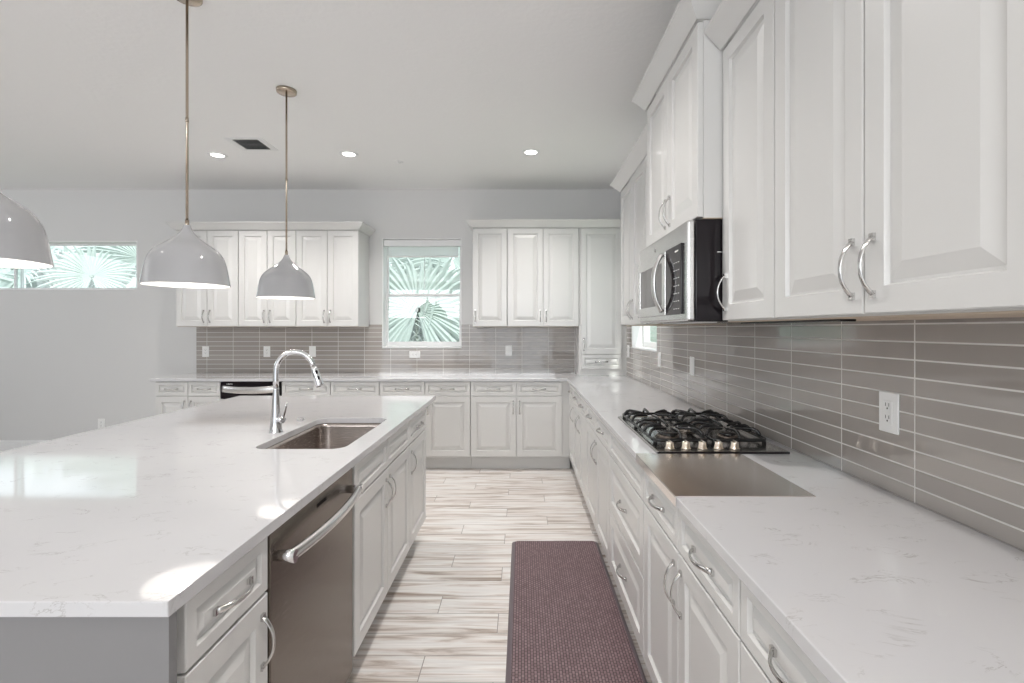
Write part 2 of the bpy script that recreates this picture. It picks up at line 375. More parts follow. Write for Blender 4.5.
# ceiling crown-less room: tiled backsplashes
bs = MB(); y0 = BY-.010; BYT = BY-.0006
bs.box(-3.59, -1.687, y0, BYT, CT, UB); bs.box(-1.687, W1[0], y0, BYT, CT, 1.428); bs.box(W1[0], W1[1], y0, BYT, CT, W1[2]-.004)
bs.box(W1[1], -.511, y0, BYT, CT, 1.428); bs.box(-.511, .594, y0, BYT, CT, UB)
tag(obj('tile_backsplash', bs, M['tile_back']), 'grey glass tile backsplash running under the back window', 'backsplash')
bs = MB(); x0 = WX-.010
bs.box(x0, WX-.0006, 0, 3.56, CT, UB); bs.box(x0, WX-.0006, 3.56, W3[0], CT, 1.428); bs.box(x0, WX-.0006, W3[0], W3[1], CT, W3[2]-.004); bs.box(x0, WX-.0006, W3[1], 4.93, CT, 1.428)
tag(obj('tile_backsplash', bs, M['tile_right']), 'grey glass tile backsplash on the right wall behind the cooktop', 'backsplash')

# ------------------------------------------------------------------ cabinets
T = .020
def panel_mesh(w, h, f=.056, bev=.034):
    b = MB()
    rings = [(0, T), (0, .0025), (.0025, 0), (f, 0), (f+.004, .0105), (f+.010, .0105), (f+.010+bev, .0015), (f+.016+bev, .0015)]
    if rings[-1][0] > min(w, h)/2 - .004:
        k = (min(w, h)/2-.008)/rings[-1][0]; rings = [(a*k if a > .003 else a, d) for a, d in rings]
    vs = []
    for a, d in rings: vs += [(a, d, a), (w-a, d, a), (w-a, d, h-a), (a, d, h-a)]
    fs = [(0,1,2,3)]
    for i in range(len(rings)-1):
        for k in range(4): fs.append((i*4+k, i*4+(k+1)%4, (i+1)*4+(k+1)%4, (i+1)*4+k))
    e = (len(rings)-1)*4; fs.append((e, e+1, e+2, e+3))
    return b.add(vs, fs)
def pull_mesh():
    b = MB(); n = 18; pts = []; rad = []
    for i in range(n+1):
        t = -1 + 2*i/n
        pts.append((0, -.004 - .026*(1-abs(t)**2.3), t*.060)); rad.append((.0030+.0012*abs(t)**3, .0048+.0030*abs(t)**2))
    b.tube(pts, rad, 10, up=(0, -1, 0))
    for s in (-1, 1): b.box(-.0065, .0065, -.007, -.0005, s*.060-.008, s*.060+.008)
    return b.mesh('handle')
PULL = pull_mesh(); PULL.materials.append(M['nickel'])
def pull(parent, x, z, horizontal=False):
    o = bpy.data.objects.new('handle', PULL); COL.objects.link(o); o.parent = parent; o.location = (x, 0, z)
    if horizontal: o.rotation_euler = (0, PI/2, 0)
    return o
G = .0023
def cabinet(name, label, cat, loc, rz, w, depth, z0, z1, fronts, toe=False, group=None, filler=(0, 0), open_top=None):
    r = thing(name, label, cat, loc, rz, group)
    b = MB(); zb = z0
    if open_top:
        b.box(0, w, T+.001, depth, z0, open_top); b.box(0, w, T+.001, .060, open_top, z1)
        b.box(0, .018, .060, depth, open_top, z1); b.box(w-.018, w, .060, depth, open_top, z1)
    else: b.box(-filler[0], w+filler[1], T+.001, depth, z0, z1)
    if toe: b.box(-filler[0], w+filler[1], .095, depth, 0, z0)
    obj('body', b, M['cab'], r, bevel=.0008, seg=1)
    if cat == 'cabinet' and not toe and z0 > 1: obj('bottom_panel', MB().box(0, w, T+.001, depth-.02, z0-.003, z0-.0002), M['under'], r)
    for f in fronts:
        kind, xa, xb, za, zb_, hd = f[:6]
        ww, hh = xb-xa-2*G, zb_-za-2*G
        small = hh < .2
        pm = panel_mesh(ww, hh, .034 if small else .056, .018 if small else .034)
        d = obj('drawer_front' if kind == 'drawer' else ('panel' if kind == 'panel' else 'door'), pm, M['cab'], r, (xa+G, 0, za+G))
        if hd == 'C': pull(d, ww/2, hh/2, True)
        elif hd:
            side, end = hd
            x = .029 if side == 'L' else ww-.029
            z = hh-.105 if end == 't' else .100
            pull(d, x, z)
    return r
DZ0, DZ1, DR0, DR1 = .138, .726, .728, .866
def base2(w0, w, hinge=None):
    """two drawers above two doors"""
    m = w/2
    return [('drawer', 0, m, DR0, DR1, 'C'), ('drawer', m, w, DR0, DR1, 'C'), ('door', 0, m, DZ0, DZ1, 'Rt'), ('door', m, w, DZ0, DZ1, 'Lt')]
FY = 4.637      # door plane of the back base run
def back_base(x0, x1, label, filler=(0,0)):
    return cabinet('base_cabinet', label, 'cabinet', (x0, FY, 0), 0, x1-x0, BY-.002-FY, DZ0, CU-.001, base2(0, x1-x0), True, 'white base cabinets', filler)
back_base(-3.557, -2.926, 'white base cabinet at the far left end of the back counter')
back_base(-2.333, -1.386, 'white base cabinet just right of the back wall dishwasher, behind the faucet')
back_base(-1.384, -.501, 'white base cabinet under the back window, partly hidden by the island corner')
back_base(-.499, .390, 'white base cabinet at the right end of the back run, beside the corner', (0, .084))
RXF = .455
def right_base(y_far, y_near, label, fronts=None, filler=(0,0)):
    w = y_far-y_near
    return cabinet('base_cabinet', label, 'cabinet', (RXF, y_far, 0), -PI/2, w, WX-.002-RXF, DZ0, CU-.001, fronts or base2(0, w), True, 'white base cabinets', filler)
w = 4.615-4.211
right_base(4.615, 4.211, 'narrow white base cabinet on the right run nearest the far corner',
   [('drawer', 0, w, DR0, DR1, 'C'), ('door', 0, w, DZ0, DZ1, 'Rt')], (.040, 0))
right_base(4.209, 3.401, 'white base cabinet second from the far corner on the right run')
right_base(3.399, 2.491, 'white base cabinet just beyond the cooktop drawers on the right run')
w = .699
right_base(2.489, 1.790, 'white cabinet under the cooktop with two deep drawers below a plain panel',
   [('panel', 0, w, DR0, DR1, None), ('drawer', 0, w, .441, DZ1, 'C'), ('drawer', 0, w, DZ0, .439, 'C')])
right_base(1.788, 1.001, 'white base cabinet beside the mat, just nearer than the cooktop drawers')
right_base(.999, .20, 'white base cabinet at the lower right edge, nearest on the right run')
# island
IXF = -.630
def isl(y0, y1, label, fronts, filler=(0,0), open_top=None):
    return cabinet('island_cabinet', label, 'cabinet', (IXF, y0, 0), PI/2, y1-y0, .58, DZ0, CU-.001, fronts, True, 'island cabinets', filler, open_top)
w = 1.188-.894
isl(.894, 1.188, 'narrow white island cabinet at the near corner, beside the dishwasher', [('drawer', 0, w, DR0, DR1, 'C'), ('door', 0, w, DZ0, DZ1, 'Rt')], (.030, 0))
w = 2.684-1.800
isl(1.800, 2.684, 'white island sink cabinet with two plain false drawer fronts', [('panel', 0, w/2, DR0, DR1, None), ('panel', w/2, w, DR0, DR1, None), ('door', 0, w/2, DZ0, DZ1, 'Rt'), ('door', w/2, w, DZ0, DZ1, 'Lt')], open_top=.62)
w = 3.136-2.687
isl(2.687, 3.136, 'white island cabinet at the far end with one drawer above one door', [('drawer', 0, w, DR0, DR1, 'C'), ('door', 0, w, DZ0, DZ1, 'Lt')], (0, .034))
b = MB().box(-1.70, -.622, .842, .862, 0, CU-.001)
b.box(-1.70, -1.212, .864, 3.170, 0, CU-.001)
tag(obj('knee_wall', b, M['knee'], bevel=.001), 'plain grey knee wall, shade put into its paint, under the near end of the island top', 'wall')
# wall cabinets
UFY = 4.93
def up2(w, z0=UB, z1=UT): return [('door', 0, w/2, z0+.002, z1-.004, 'Rb'), ('door', w/2, w, z0+.002, z1-.004, 'Lb')]
def back_up(x0, x1, label, fronts=None):
    w = x1-x0
    return cabinet('wall_cabinet', label, 'cabinet', (x0, UFY, 0), 0, w, BY-.001-UFY, UB, UT, fronts or up2(w), False, 'white wall cabinets')
back_up(-3.572, -2.928, 'white wall cabinet at the left end of the back wall group')
back_up(-2.926, -2.333, 'white wall cabinet in the middle of the group left of the back window')
back_up(-2.331, -1.687, 'white wall cabinet immediately left of the back window')
w = .357
back_up(-.511, -.154, 'single-door white wall cabinet immediately right of the back window', [('door', 0, w, UB+.002, UT+.02, 'Lb')])
w = .739
back_up(-.152, .587, 'two-door white wall cabinet between the single-door one and the tall corner cupboard', up2(w, UB, UT+.024))
w = .425
cabinet('tower_cabinet', 'tall white corner cupboard standing on the counter with a small drawer below its door', 'cabinet',
   (.607, UFY, 0), 0, w, BY-.001-UFY, CT+.001, 2.424, [('door', 0, w, 1.118, 2.420, 'Lb'), ('drawer', 0, w, .964, 1.116, 'C')], filler=(.018, .053))
RUF = .736
def right_up(y_far, y_near, label, fronts=None, xf=RUF, z0=UB, z1=UT):
    w = y_far-y_near
    return cabinet('wall_cabinet', label, 'cabinet', (xf, y_far, 0), -PI/2, w, WX-.001-xf, z0, z1, fronts or up2(w, z0, z1), False, 'white wall cabinets')
right_up(3.560, 2.848, 'two-door white wall cabinet farthest along the right wall')
w = .358
right_up(2.846, 2.488, 'single-door white wall cabinet tucked behind the raised one over the microwave', [('door', 0, w, UB+.002, UT-.004, 'Lb')])
right_up(2.484, 1.762, 'raised deeper white wall cabinet directly above the microwave', None, .648, 1.787, 2.515)
w = .362
right_up(1.759, 1.397, 'single-door white wall cabinet touching the near side of the microwave', [('door', 0, w, UB+.002, UT-.004, 'Lb')])
right_up(1.395, .667, 'large near two-door white wall cabinet at the upper right of the view')

def crown(path, z, label, H=.075, O=.064):
    sec = [(0, 0), (.006, 0), (.012, .006), (O-.010, H-.022), (O-.002, H-.014), (O, H-.012), (O, H), (0, H)]
    P = [Vector((p[0], p[1])) for p in path]; n = len(P); rings = []
    dirs = [(P[i+1]-P[i]).normalized() for i in range(n-1)]
    nor = [Vector((d.y, -d.x)) for d in dirs]
    b = MB(); vs = []
    for i in range(n):
        if i == 0: m = nor[0]; k = 1
        elif i == n-1: m = nor[-1]; k = 1
        else:
            m = (nor[i-1]+nor[i]).normalized(); k = 1/m.dot(nor[i])
        for o_, h_ in sec:
            q = P[i] + m*o_*k; vs.append((q.x, q.y, z+h_))
    L = len(sec); fs = []
    for i in range(n-1):
        for k in range(L): fs.append((i*L+k, i*L+(k+1) % L, (i+1)*L+(k+1) % L, (i+1)*L+k))
    fs.append(tuple(range(L))); fs.append(tuple((n-1)*L+k for k in range(L)))
    b.add(vs, fs)
    return tag(obj('crown_molding', b, M['cab']), label, 'molding', 'crown moldings')
e = .001
crown([(-3.572-e, BY-e), (-3.572-e, UFY-e), (-1.687+e, UFY-e), (-1.687+e, BY-e)], UT+.001, 'white crown molding on the cabinets left of the back window')
crown([(-.511-e, BY-e), (-.511-e, UFY-e), (WX-e, UFY-e)], UT+.025, 'white crown molding on the cabinets right of the back window')
crown([(WX-e, 3.56+e), (RUF-e, 3.56+e), (RUF-e, 2.486+e)], UT+.001, 'white crown molding on the farthest right wall cabinets')
crown([(WX-e, 2.484+e), (.648-e, 2.484+e), (.648-e, 1.762-e), (WX-e, 1.762-e)], 2.516, 'white crown molding on the raised cabinet over the microwave', .082, .060)
crown([(RUF-e, 1.758), (RUF-e, .667)], UT+.001, 'white crown molding on the large near wall cabinets')
# thin black bar under the near wall cabinets
tag(obj('black_bar', MB().box(.80, .84, 1.20, 1.75, UB-.009, UB-.0005), M['black'], bevel=.002), 'slim black bar under the near right wall cabinets', 'light')

# ------------------------------------------------------------------ worktops
def slab(name, outer, hole, z0, z1, m, label):
    """outer counter-clockwise; hole = rrect() ring whose four arcs face the corners (x1,y1) (x0,y1) (x0,y0) (x1,y0)"""
    b = MB(); N = len(outer); H = len(hole) if hole else 0
    vs = [(x, y, z1) for x, y in outer] + [(x, y, z0) for x, y in outer]
    if hole: vs += [(x, y, z1) for x, y in hole] + [(x, y, z0) for x, y in hole]
    fs = [(i, (i+1) % N, N+(i+1) % N, N+i) for i in range(N)]
    if not hole: fs += [tuple(range(N)), tuple(range(2*N-1, N-1, -1))]
    else:
        q = H//4; order = [2, 3, 0, 1]          # arc nearest outer corner 0 (x0,y0), 1 (x1,y0), 2 (x1,y1), 3 (x0,y1)
        for i in range(4):
            j = (i+1) % 4; ma = order[i]*q+q//2; mb = order[j]*q+q//2
            arc = []; k = ma
            while True:
                arc.append(k % H)
                if k % H == mb % H: break
                k += 1
            fs.append((i, j) + tuple(2*N+a_ for a_ in arc[::-1]))
            fs.append((N+j, N+i) + tuple(2*N+H+a_ for a_ in arc))
        fs += [(2*N+i, 2*N+H+i, 2*N+H+(i+1) % H, 2*N+(i+1) % H) for i in range(H)]
    b.add(vs, fs)
    o = obj(name, b, m, bevel=.0025, seg=3); o.modifiers['bevel'].angle_limit = math.radians(60)
    return tag(o, label, 'countertop')
def rrect(x0, x1, y0, y1, r, n=8):
    out = []
    for cx, cy, a0 in ((x1-r, y1-r, 0), (x0+r, y1-r, 90), (x0+r, y0+r, 180), (x1-r, y0+r, 270)):
        for k in range(n+1):
            a = math.radians(a0 + 90*k/n); out.append((cx+r*math.cos(a), cy+r*math.sin(a)))
    return out
SX0, SX1, SY0, SY1 = -1.082, -.715, 1.905, 2.57
slab('countertop', [(-2.03, .835), (-.6188, .835), (-.6188, 3.435), (-2.03, 3.435)], rrect(SX0, SX1, SY0, SY1, .055), CU, CT, M['quartz'], 'white veined quartz island top with the sink cut into it')
slab('countertop', [(-3.60, 4.625), (.438, 4.625), (.438, 0), (WX-.0105, 0), (WX-.0105, BY-.0105), (-3.60, BY-.0105)], None, CU, CT, M['quartz'], 'white veined quartz worktop turning the corner from the back to the right wall')

# sink ---------------------------------------------------------------
sk = thing('sink', 'stainless undermount sink set in the island top', 'sink', (SX0, SY0, CU-.24))
b = MB(); sw, sl = SX1-SX0, SY1-SY0; vs = []; fs = []
lv = [(-.012, .2385), (-.001, .2385), (.0, .22), (.008, .05), (.022, .018), (.05, .004), (.10, .0)]
n = 36
for a, z in lv:
    r = max(.055-a*.4, .02)
    vs += [(x, y, z) for x, y in rrect(a, sw-a, a, sl-a, r)]
L = len(rrect(0, 1, 0, 1, .1))
for i in range(len(lv)-1):
    for k in range(L): fs.append((i*L+k, i*L+(k+1) % L, (i+1)*L+(k+1) % L, (i+1)*L+k))
b.add(vs, fs, True); b.f.append([(len(lv)-1)*L+k for k in range(L)]); b.sm.append(False); b.mi.append(0)
o = obj('basin', b, M['sink'], sk); s = o.modifiers.new('solid', 'SOLIDIFY'); s.thickness = .0012; s.offset = -1
d = MB().lathe([(.0, .006), (.014, .006), (.018, .003), (.040, .003), (.045, .0012)], (sw/2, sl/2, 0), 24)
obj('drain', d, M['chrome'], sk)

# faucet ---------------------------------------------------------------
fc = thing('faucet', 'tall chrome gooseneck faucet with pull-down spray beside the sink', 'faucet', (-1.135, 2.205, CT))
b = MB().lathe([(.0, 0), (.029, 0), (.029, .004), (.026, .010), (.0235, .05), (.019, .11), (.0145, .17), (.0125, .20), (.0125, .205)], n=28)
b.lathe([(.0138, .198), (.0138, .206), (.0, .206)], n=28)
obj('base_column', b, M['chrome'], fc)
b = MB(); R = .088; zc = .385-R-.012; pts = [(0,0,.195), (0,0,.24)]
for k in range(0, 17):
    a = math.radians(180 - 167*k/16); pts.append((R + R*math.cos(a), 0, zc + R*math.sin(a)))
b.tube(pts, .0118, 16); obj('spout', b, M['chrome'], fc)
p = Vector(pts[-1]); dr = (Vector(pts[-1])-Vector(pts[-2])).normalized()
sp = MB(); sp.tube([p, p+dr*.012, p+dr*.05, p+dr*.088, p+dr*.098], [.0125, .0150, .0165, .0195, .0185], 20, up=(0,1,0))
so = obj('spray_head', sp, M['chrome'], fc)
q = p+dr*.045+Vector((.0155, 0, .0)); 
bt = MB(); 
for s_ in (.028, .056):
    c = p+dr*s_ ; nrm = Vector((-dr.z, 0, dr.x)); nrm = nrm if nrm.y <= 0 else nrm
    side = Vector((0, -1, 0)); cc = c + (side*.6 + Vector((.5,0,.1))).normalized()*.0155
    bt.tube([cc-dr*.009, cc-dr*.005, cc+dr*.005, cc+dr*.009], [.002, .0055, .0055, .002], 10)
obj('spray_button', bt, M['black'], so)
b = MB(); b.tube([(.012, -.004, .062), (.040, -.012, .062)], [.016, .0155], 18)
b.tube([(.034, -.011, .062), (.044, -.014, .085), (.056, -.018, .125), (.060, -.020, .142)], [(.006,.009), (.005,.0075), (.0045,.0065), (.003,.005)], 12)
obj('lever', b, M['chrome'], fc)
bt = MB().lathe([(0, .012), (.014, .012), (.016, .010), (.016, .004), (.020, .002), (.020, 0), (0, 0)], n=24)
tag(obj('disposal_button', bt, M['chrome'], None, (-1.157, 2.50, CT+.0003)), 'small round chrome push button on the island top beyond the faucet', 'button')

# ------------------------------------------------------------------ dishwashers
dw = thing('dishwasher', 'dark stainless dishwasher with a bowed bar handle in the island', 'dishwasher', (-.630, 1.194, 0), PI/2)
obj('tub', MB().box(.003, .585, .035, .575, .10, CU-.003).box(.003, .585, .075, .575, 0, .10), M['steel_dark'], dw)
dd = obj('door', MB().box(.002, .586, 0, .034, .105, CU-.006), M['steel_dark'], dw, bevel=.004, seg=3)
obj('control_strip', MB().box(.275, .345, -.0006, .0002, .826, .838), M['black'], dd)
hb = MB(); pts = []; rad = []
for i in range(25):
    t = -1+2*i/24; pts.append((.294+t*.262, -.034-.024*(1-t*t), .792)); rad.append((.016, .013))
hb.tube(pts, rad, 16, up=(0,0,1))
hh = obj('handle', hb, M['steel'], dd)
for s_ in (-1, 1):
    x = .294+s_*.256; obj('handle_end', MB().tube([(x, .0, .792), (x, -.02, .792), (x+s_*.002, -.048, .792)], [(.014,.011), (.015,.012), (.018,.013)], 14, up=(0,0,1)), M['chrome'], hh)
dw = thing('dishwasher', 'stainless dishwasher with a black control strip in the back run behind the faucet', 'dishwasher', (-2.924, FY, 0))
obj('tub', MB().box(.003, .586, .035, .62, .10, CU-.003).box(.003, .586, .075, .62, 0, .10), M['steel_dark'], dw)
dd = obj('door', MB().box(.002, .587, 0, .034, .105, .700), M['steel'], dw, bevel=.004)
cp = obj('control_panel', MB().box(.002, .587, -.004, .034, .702, CU-.006), M['black'], dw, bevel=.004)
lb = MB()
for i, x in enumerate((.06, .075, .085, .098, .11)): lb.box(x, x+.008, -.0046, -.004, .842, .848+.002*(i % 2))
lb.box(.51, .53, -.0046, -.004, .843, .848)
obj('panel_lettering', lb, M['plastic'], cp)
hb = MB(); pts = [(.030+.527*i/20, -.016-.03*(1-(2*i/20-1)**2), .800-.012*(1-(2*i/20-1)**2)) for i in range(21)]
hb.tube(pts, [(.034, .012)]*21, 16, up=(0,0,1)); obj('handle', hb, M['steel'], cp)

# ------------------------------------------------------------------ cooktop
CX0, CX1, CY0, CY1 = .515, 1.025, 1.826, 2.58
ck = thing('cooktop', 'stainless gas cooktop with black grates on the right counter', 'cooktop', (CX0, CY0, CT))
cw, cl = CX1-CX0, CY1-CY0
b = MB(); vs = []; fs = []
lv = [(0, .0005), (0, .006), (.003, .0085), (.012, .0085), (.020, .005)]
for a, z in lv: vs += [(x, y, z) for x, y in rrect(a, cw-a, a, cl-a, .012)]
L = 36
for i in range(len(lv)-1):
    for k in range(L): fs.append((i*L+k, i*L+(k+1) % L, (i+1)*L+(k+1) % L, (i+1)*L+k))
b.add(vs, fs, True); b.f.append([(len(lv)-1)*L+k for k in range(L)]); b.sm.append(False); b.mi.append(0)
b.f.append([k for k in range(L)]); b.sm.append(False); b.mi.append(0)
obj('pan', b, M['pan'], ck)
bx_, by_ = (.125, .385), (.30, .60)
for i, (x, y, r) in enumerate(((.125, .27, .040), (.385, .27, .034), (.125, .60, .034), (.385, .60, .045), (.255, .435, .052))):
    bn = obj('burner', MB().lathe([(r+.012, .0055), (r+.012, .012), (r+.004, .018), (0, .018)], (x, y, 0), 28), M['steel_dark'], ck)
    obj('burner_cap', MB().lathe([(r, .018), (r, .024), (r-.004, .027), (0, .027)], (x, y, 0), 28), M['iron'], bn)
obj('edge_strip', MB().box(.002, cw-.002, -.0012, .0008, .0002, .0080), M['black'], ck)  # plain black strip along the near edge of the pan
for k in range(5):
    x = .068+.064*k; kb = MB().lathe([(0, .0055), (.020, .0055), (.020, .009), (.0165, .011), (.0150, .030), (.0135, .033), (0, .033)], (x, .060, 0), 24)
    kb.box(x-.0035, x+.0035, .045, .075, .031, .037)
    obj('knob', kb, M['knob'], ck)
def grate(x0, x1, y0, y1, ys):
    """cast grate: low rim on feet, arched fingers that rise from the rim and reach towards each burner"""
    b = MB(); zr = .024; xm = (x0+x1)/2; ym = (y0+y1)/2
    rim = rrect(x0, x1, y0, y1, .03, 5); rim = [(x, y, zr) for x, y in rim]; rim.append(rim[0])
    b.tube(rim, [(.0075, .0055)]*len(rim), 8, cap=False, up=(0,0,1))
    for x, y in ((x0+.01, y0+.01), (x1-.01, y0+.01), (x0+.01, y1-.01), (x1-.01, y1-.01), (x0, ym), (x1, ym)):
        b.tube([(x, y, .006), (x, y, .028)], [.009, .007], 8)
    def finger(p, q):
        p = Vector(p); q = Vector(q); d = q-p; pts = [p]
        for t, z in ((.03, .012), (.12, .024), (.26, .030), (.5, .029), (.8, .026), (1, .022)): pts.append(p+d*t+Vector((0,0,z)))
        b.tube(pts, [(.0070, .0058)]*4+[(.0070, .0050), (.0062, .0046), (.0045, .0042)], 8, up=(0,0,1))
    b.tube([(x0, ym, zr), (x0+.012, ym, zr+.018), (x0+.04, ym, zr+.026), (x1-.04, ym, zr+.026), (x1-.012, ym, zr+.018), (x1, ym, zr)], .0062, 8, up=(0,0,1))
    for by in ys:
        for sy in (-.085, .0, .085):
            finger((x0, by+sy, zr), (xm-.024, by+sy*.35, zr)); finger((x1, by+sy, zr), (xm+.024, by+sy*.35, zr))
        for t in (-1, 1):
            yy = y0 if by+t*.16 < ym-.1 and t < 0 else (y1 if t > 0 and by > ym else ym)
            finger((xm, yy, zr), (xm, by+t*.028, zr))
    return b
for x0, x1 in ((.022, .247), (.263, .488)):
    obj('grate', grate(x0, x1, .125, .735, (.275, .590)), M['iron'], ck)
# stainless plate lying over the counter in front of the cooktop
ps = MB().box(.4335, .832, 1.352, 1.818, CT+.0004, CT+.0044)
ps.box(.4335, .4369, 1.352, 1.818, CT-.026, CT+.0040)
tag(obj('steel_plate', ps, M['plate'], bevel=.001), 'flat stainless plate hooked over the counter edge, on the near side of the cooktop', 'metal plate')

# ------------------------------------------------------------------ microwave
mw = thing('microwave', 'stainless over-the-range microwave with a black side above the cooktop', 'microwave', (.600, 2.482, UB), -PI/2)
mwW = .718; mh = 1.782-UB
obj('case', MB().box(.002, mwW, .041, .475, 0, mh), M['black'], mw, bevel=.003)
fr = MB(); fr.box(0, mwW, .010, .040, .002, mh-.002); fo = obj('front', fr, M['steel'], mw, bevel=.009, seg=4)
dr_ = MB(); rect_frame(dr_, .004, .472, .030, mh-.078, .045, 0, .010)
dro = obj('door', dr_, M['steel'], mw, bevel=.003)
obj('door_window', MB().box(.049, .427, .003, .009, .075, mh-.123), M['glassdark'], dro)
hb = MB(); pts = [(.452, -.006-.036*(1-abs(2*i/20-1)**2.4), .045+(mh-.135)*i/20) for i in range(21)]
hb.tube(pts, [(.009, .019)]*21, 14, up=(0,-1,0)); obj('handle', hb, M['steel'], dro)
cp = obj('control_panel', MB().box(.478, .672, .002, .010, .030, mh-.078), M['black'], mw, bevel=.002)
kp = MB()
for i in range(7):
    for j in range(3): kp.box(.585+j*.026, .597+j*.026, .0012, .002, .050+i*.030, .0525+i*.030)
kp.box(.60, .64, .0012, .002, mh-.105, mh-.099)
obj('keypad_lettering', kp, M['plastic'], cp)
lg = MB().lathe([(0, -.001), (.010, -.001), (.010, .0), (0, 0)], (0, 0, 0), 20, axis='y')
obj('badge', lg, M['nickel'], fo, (.29, .0095, mh-.045))
obj('side_trim', MB().box(mwW-.0005, mwW+.001, .12, .30, .255, .259), M['steel'], mw)
obj('light_lens', MB().box(.10, .62, .10, .16, -.003, 0), M['plastic'], mw)

# ------------------------------------------------------------------ outlets
def outlet(loc, rz, label, roll=0, switch=False):
    r = thing('outlet_plate', label, 'outlet', loc, rz, 'white outlet plates')
    b = MB().box(-.037, .037, -.0055, 0, -.059, .059); p = obj('plate', b, M['plastic'], r, rot=(0, roll, 0), bevel=.003)
    if switch:
        obj('rocker', MB().box(-.017, .017, -.0085, -.0056, -.033, .033), M['plastic'], p, bevel=.0015)
    else:
        f = obj('receptacle', MB().box(-.0175, .0175, -.0078, -.0056, -.035, .035), M['plastic'], p, bevel=.002)
        sl_ = MB()
        for z in (-.018, .018):
            sl_.box(-.0075, -.0055, -.0083, -.0079, z, z+.010); sl_.box(.0055, .0075, -.0083, -.0079, z, z+.010)
            sl_.lathe([(0, -.0083), (.0027, -.0083), (.0027, -.0079)], (0, 0, z-.006), 10, axis='y')
        obj('slots', sl_, M['slot'], f)
    return r
yb = BY-.0102
outlet((-3.486, yb, 1.130), 0, 'white outlet on the back tiles, leftmost of the back wall plates')
outlet((-2.811, yb, 1.130), 0, 'white outlet on the back tiles above the back dishwasher')
outlet((-2.309, yb, 1.132), 0, 'white switch plate on the back tiles just right of the faucet top', switch=True)
outlet((-1.182, yb, 1.098), 0, 'white sideways outlet on the tiles directly under the back window', PI/2)
outlet((-.146, yb, 1.141), 0, 'white outlet on the back tiles right of the window, over the corner', switch=True)
xb = WX-.0102
outlet((xb, 1.399, 1.132), -PI/2, 'white double outlet on the right wall tiles, nearest the viewer')
outlet((xb, 3.02, 1.144), -PI/2, 'white plate on the right wall tiles just beyond the cooktop', switch=True)
outlet((xb, 3.735, 1.140), -PI/2, 'white plate on the right wall beside the near edge of the side window', switch=True)
outlet((xb, 4.83, 1.155), -PI/2, 'white plate on the right wall between the side window and the tall cupboard', switch=True)
outlet((-4.645, BY-.0002, .33), 0, 'white outlet low on the bare left part of the back wall')

# ------------------------------------------------------------------ pendants
def pendant(x, y, label):
    r = thing('pendant_lamp', label, 'lamp', (x, y, 1.578), 0, 'pendant lamps over the island')
    R = .174; H = .272
    pr = [(1, 0), (.985, .06), (.955, .18), (.925, .30), (.89, .41), (.835, .50), (.755, .575), (.64, .645), (.495, .71), (.35, .775), (.235, .84), (.155, .90), (.105, .96), (.075, 1.02)]
    # smooth the profile
    out = [(R*a, H*h) for a, h in pr]
    ins = [(R*a-.004, H*h-.003) for a, h in pr if h < .93]
    sh = MB().lathe(out, n=64); sh.lathe([(R-.004, 0), (R-.001, -.0015), (R, 0)], n=64)
    so = obj('lamp_shade', sh, M['shade'], r); ss = so.modifiers.new('sub', 'SUBSURF'); ss.levels = 1; ss.render_levels = 1
    obj('shade_lining', MB().lathe([(R-.004, 0)]+ins[1:]+[(.02, H*.90)], n=64), M['shade_in'], so)
    obj('rod', MB().tube([(0,0,H*.97), (0,0,H+.03)], .0085, 18).tube([(0,0,H+.03), (0,0,CZ-1.578-.02)], .0058, 12).lathe([(.0075, H+.48), (.0075, H+.50)], n=14, cap=True), M['brass'], r)
    obj('canopy', MB().lathe([(0, -.022), (.052, -.022), (.060, -.018), (.062, -.001), (0, -.001)], (0, 0, CZ-1.578), 36), M['brass'], r)
    obj('socket', MB().lathe([(0, .17), (.019, .17), (.019, .235), (0, .235)], n=20), M['plastic'], r)
    obj('light_bulb', MB().lathe([(0, .085), (.012, .087), (.024, .098), (.029, .115), (.026, .135), (.016, .155), (.013, .170)], n=24), M['bulb'], r)
    l = lamp('pendant_light', 'POINT', (x, y, 1.578+.05), 1.0, (1, .95, .90), shadow_soft_size=.03)
pendant(-1.632, 1.42, 'white bell pendant lamp cut off by the left edge of the view')
pendant(-1.545, 2.205, 'large white bell pendant lamp in the middle of the row of three')
pendant(-1.521, 3.087, 'white bell pendant lamp farthest from the viewer, in front of the wall cabinets')

# ------------------------------------------------------------------ ceiling fittings
def downlight(x, y, label, power=64):
    r = thing('recessed_light', label, 'light', (x, y, CZ), 0, 'recessed ceiling lights')
    obj('trim_ring', MB().lathe([(.052, -.001), (.055, -.006), (.075, -.006), (.080, -.0005)], n=36), M['white'], r)
    obj('lens', MB().lathe([(0, -.003), (.052, -.003), (.052, -.001)], n=36), M['lens'], r)
    lamp('downlight', 'SPOT', (x, y, CZ-.02), power, (1, .96, .92), spot_size=math.radians(128), spot_blend=1, shadow_soft_size=.05)
downlight(-2.70, 4.237, 'round recessed ceiling light left of the dark air vent, leftmost of three')
downlight(-1.525, 4.213, 'round recessed ceiling light in the middle, above the faucet side')
downlight(.078, 4.166, 'round recessed ceiling light at the right, above the aisle end')
for x, y in ((-2.70, 1.4), (-.15, 2.0), (-.15, .3), (-2.70, -1.3), (-.9, -1.3), (.3, -1.3), (-5.2, -.4)):
    downlight(x, y, 'round recessed ceiling light out of view nearer the viewer', (68 if y > 1 else 34) if x == -.15 else 22)
vt = thing('air_vent', 'square dark louvred air vent in the ceiling beside a recessed light', 'vent', (-2.357, 3.883, CZ))
f = MB(); 
for a in ((-.05, .257, -.03, 0), (-.05, .257, .214, .24), (-.05, 0, 0, .214), (.207, .257, 0, .214)): f.box(a[0], a[1], a[2], a[3], -.005, -.0003)
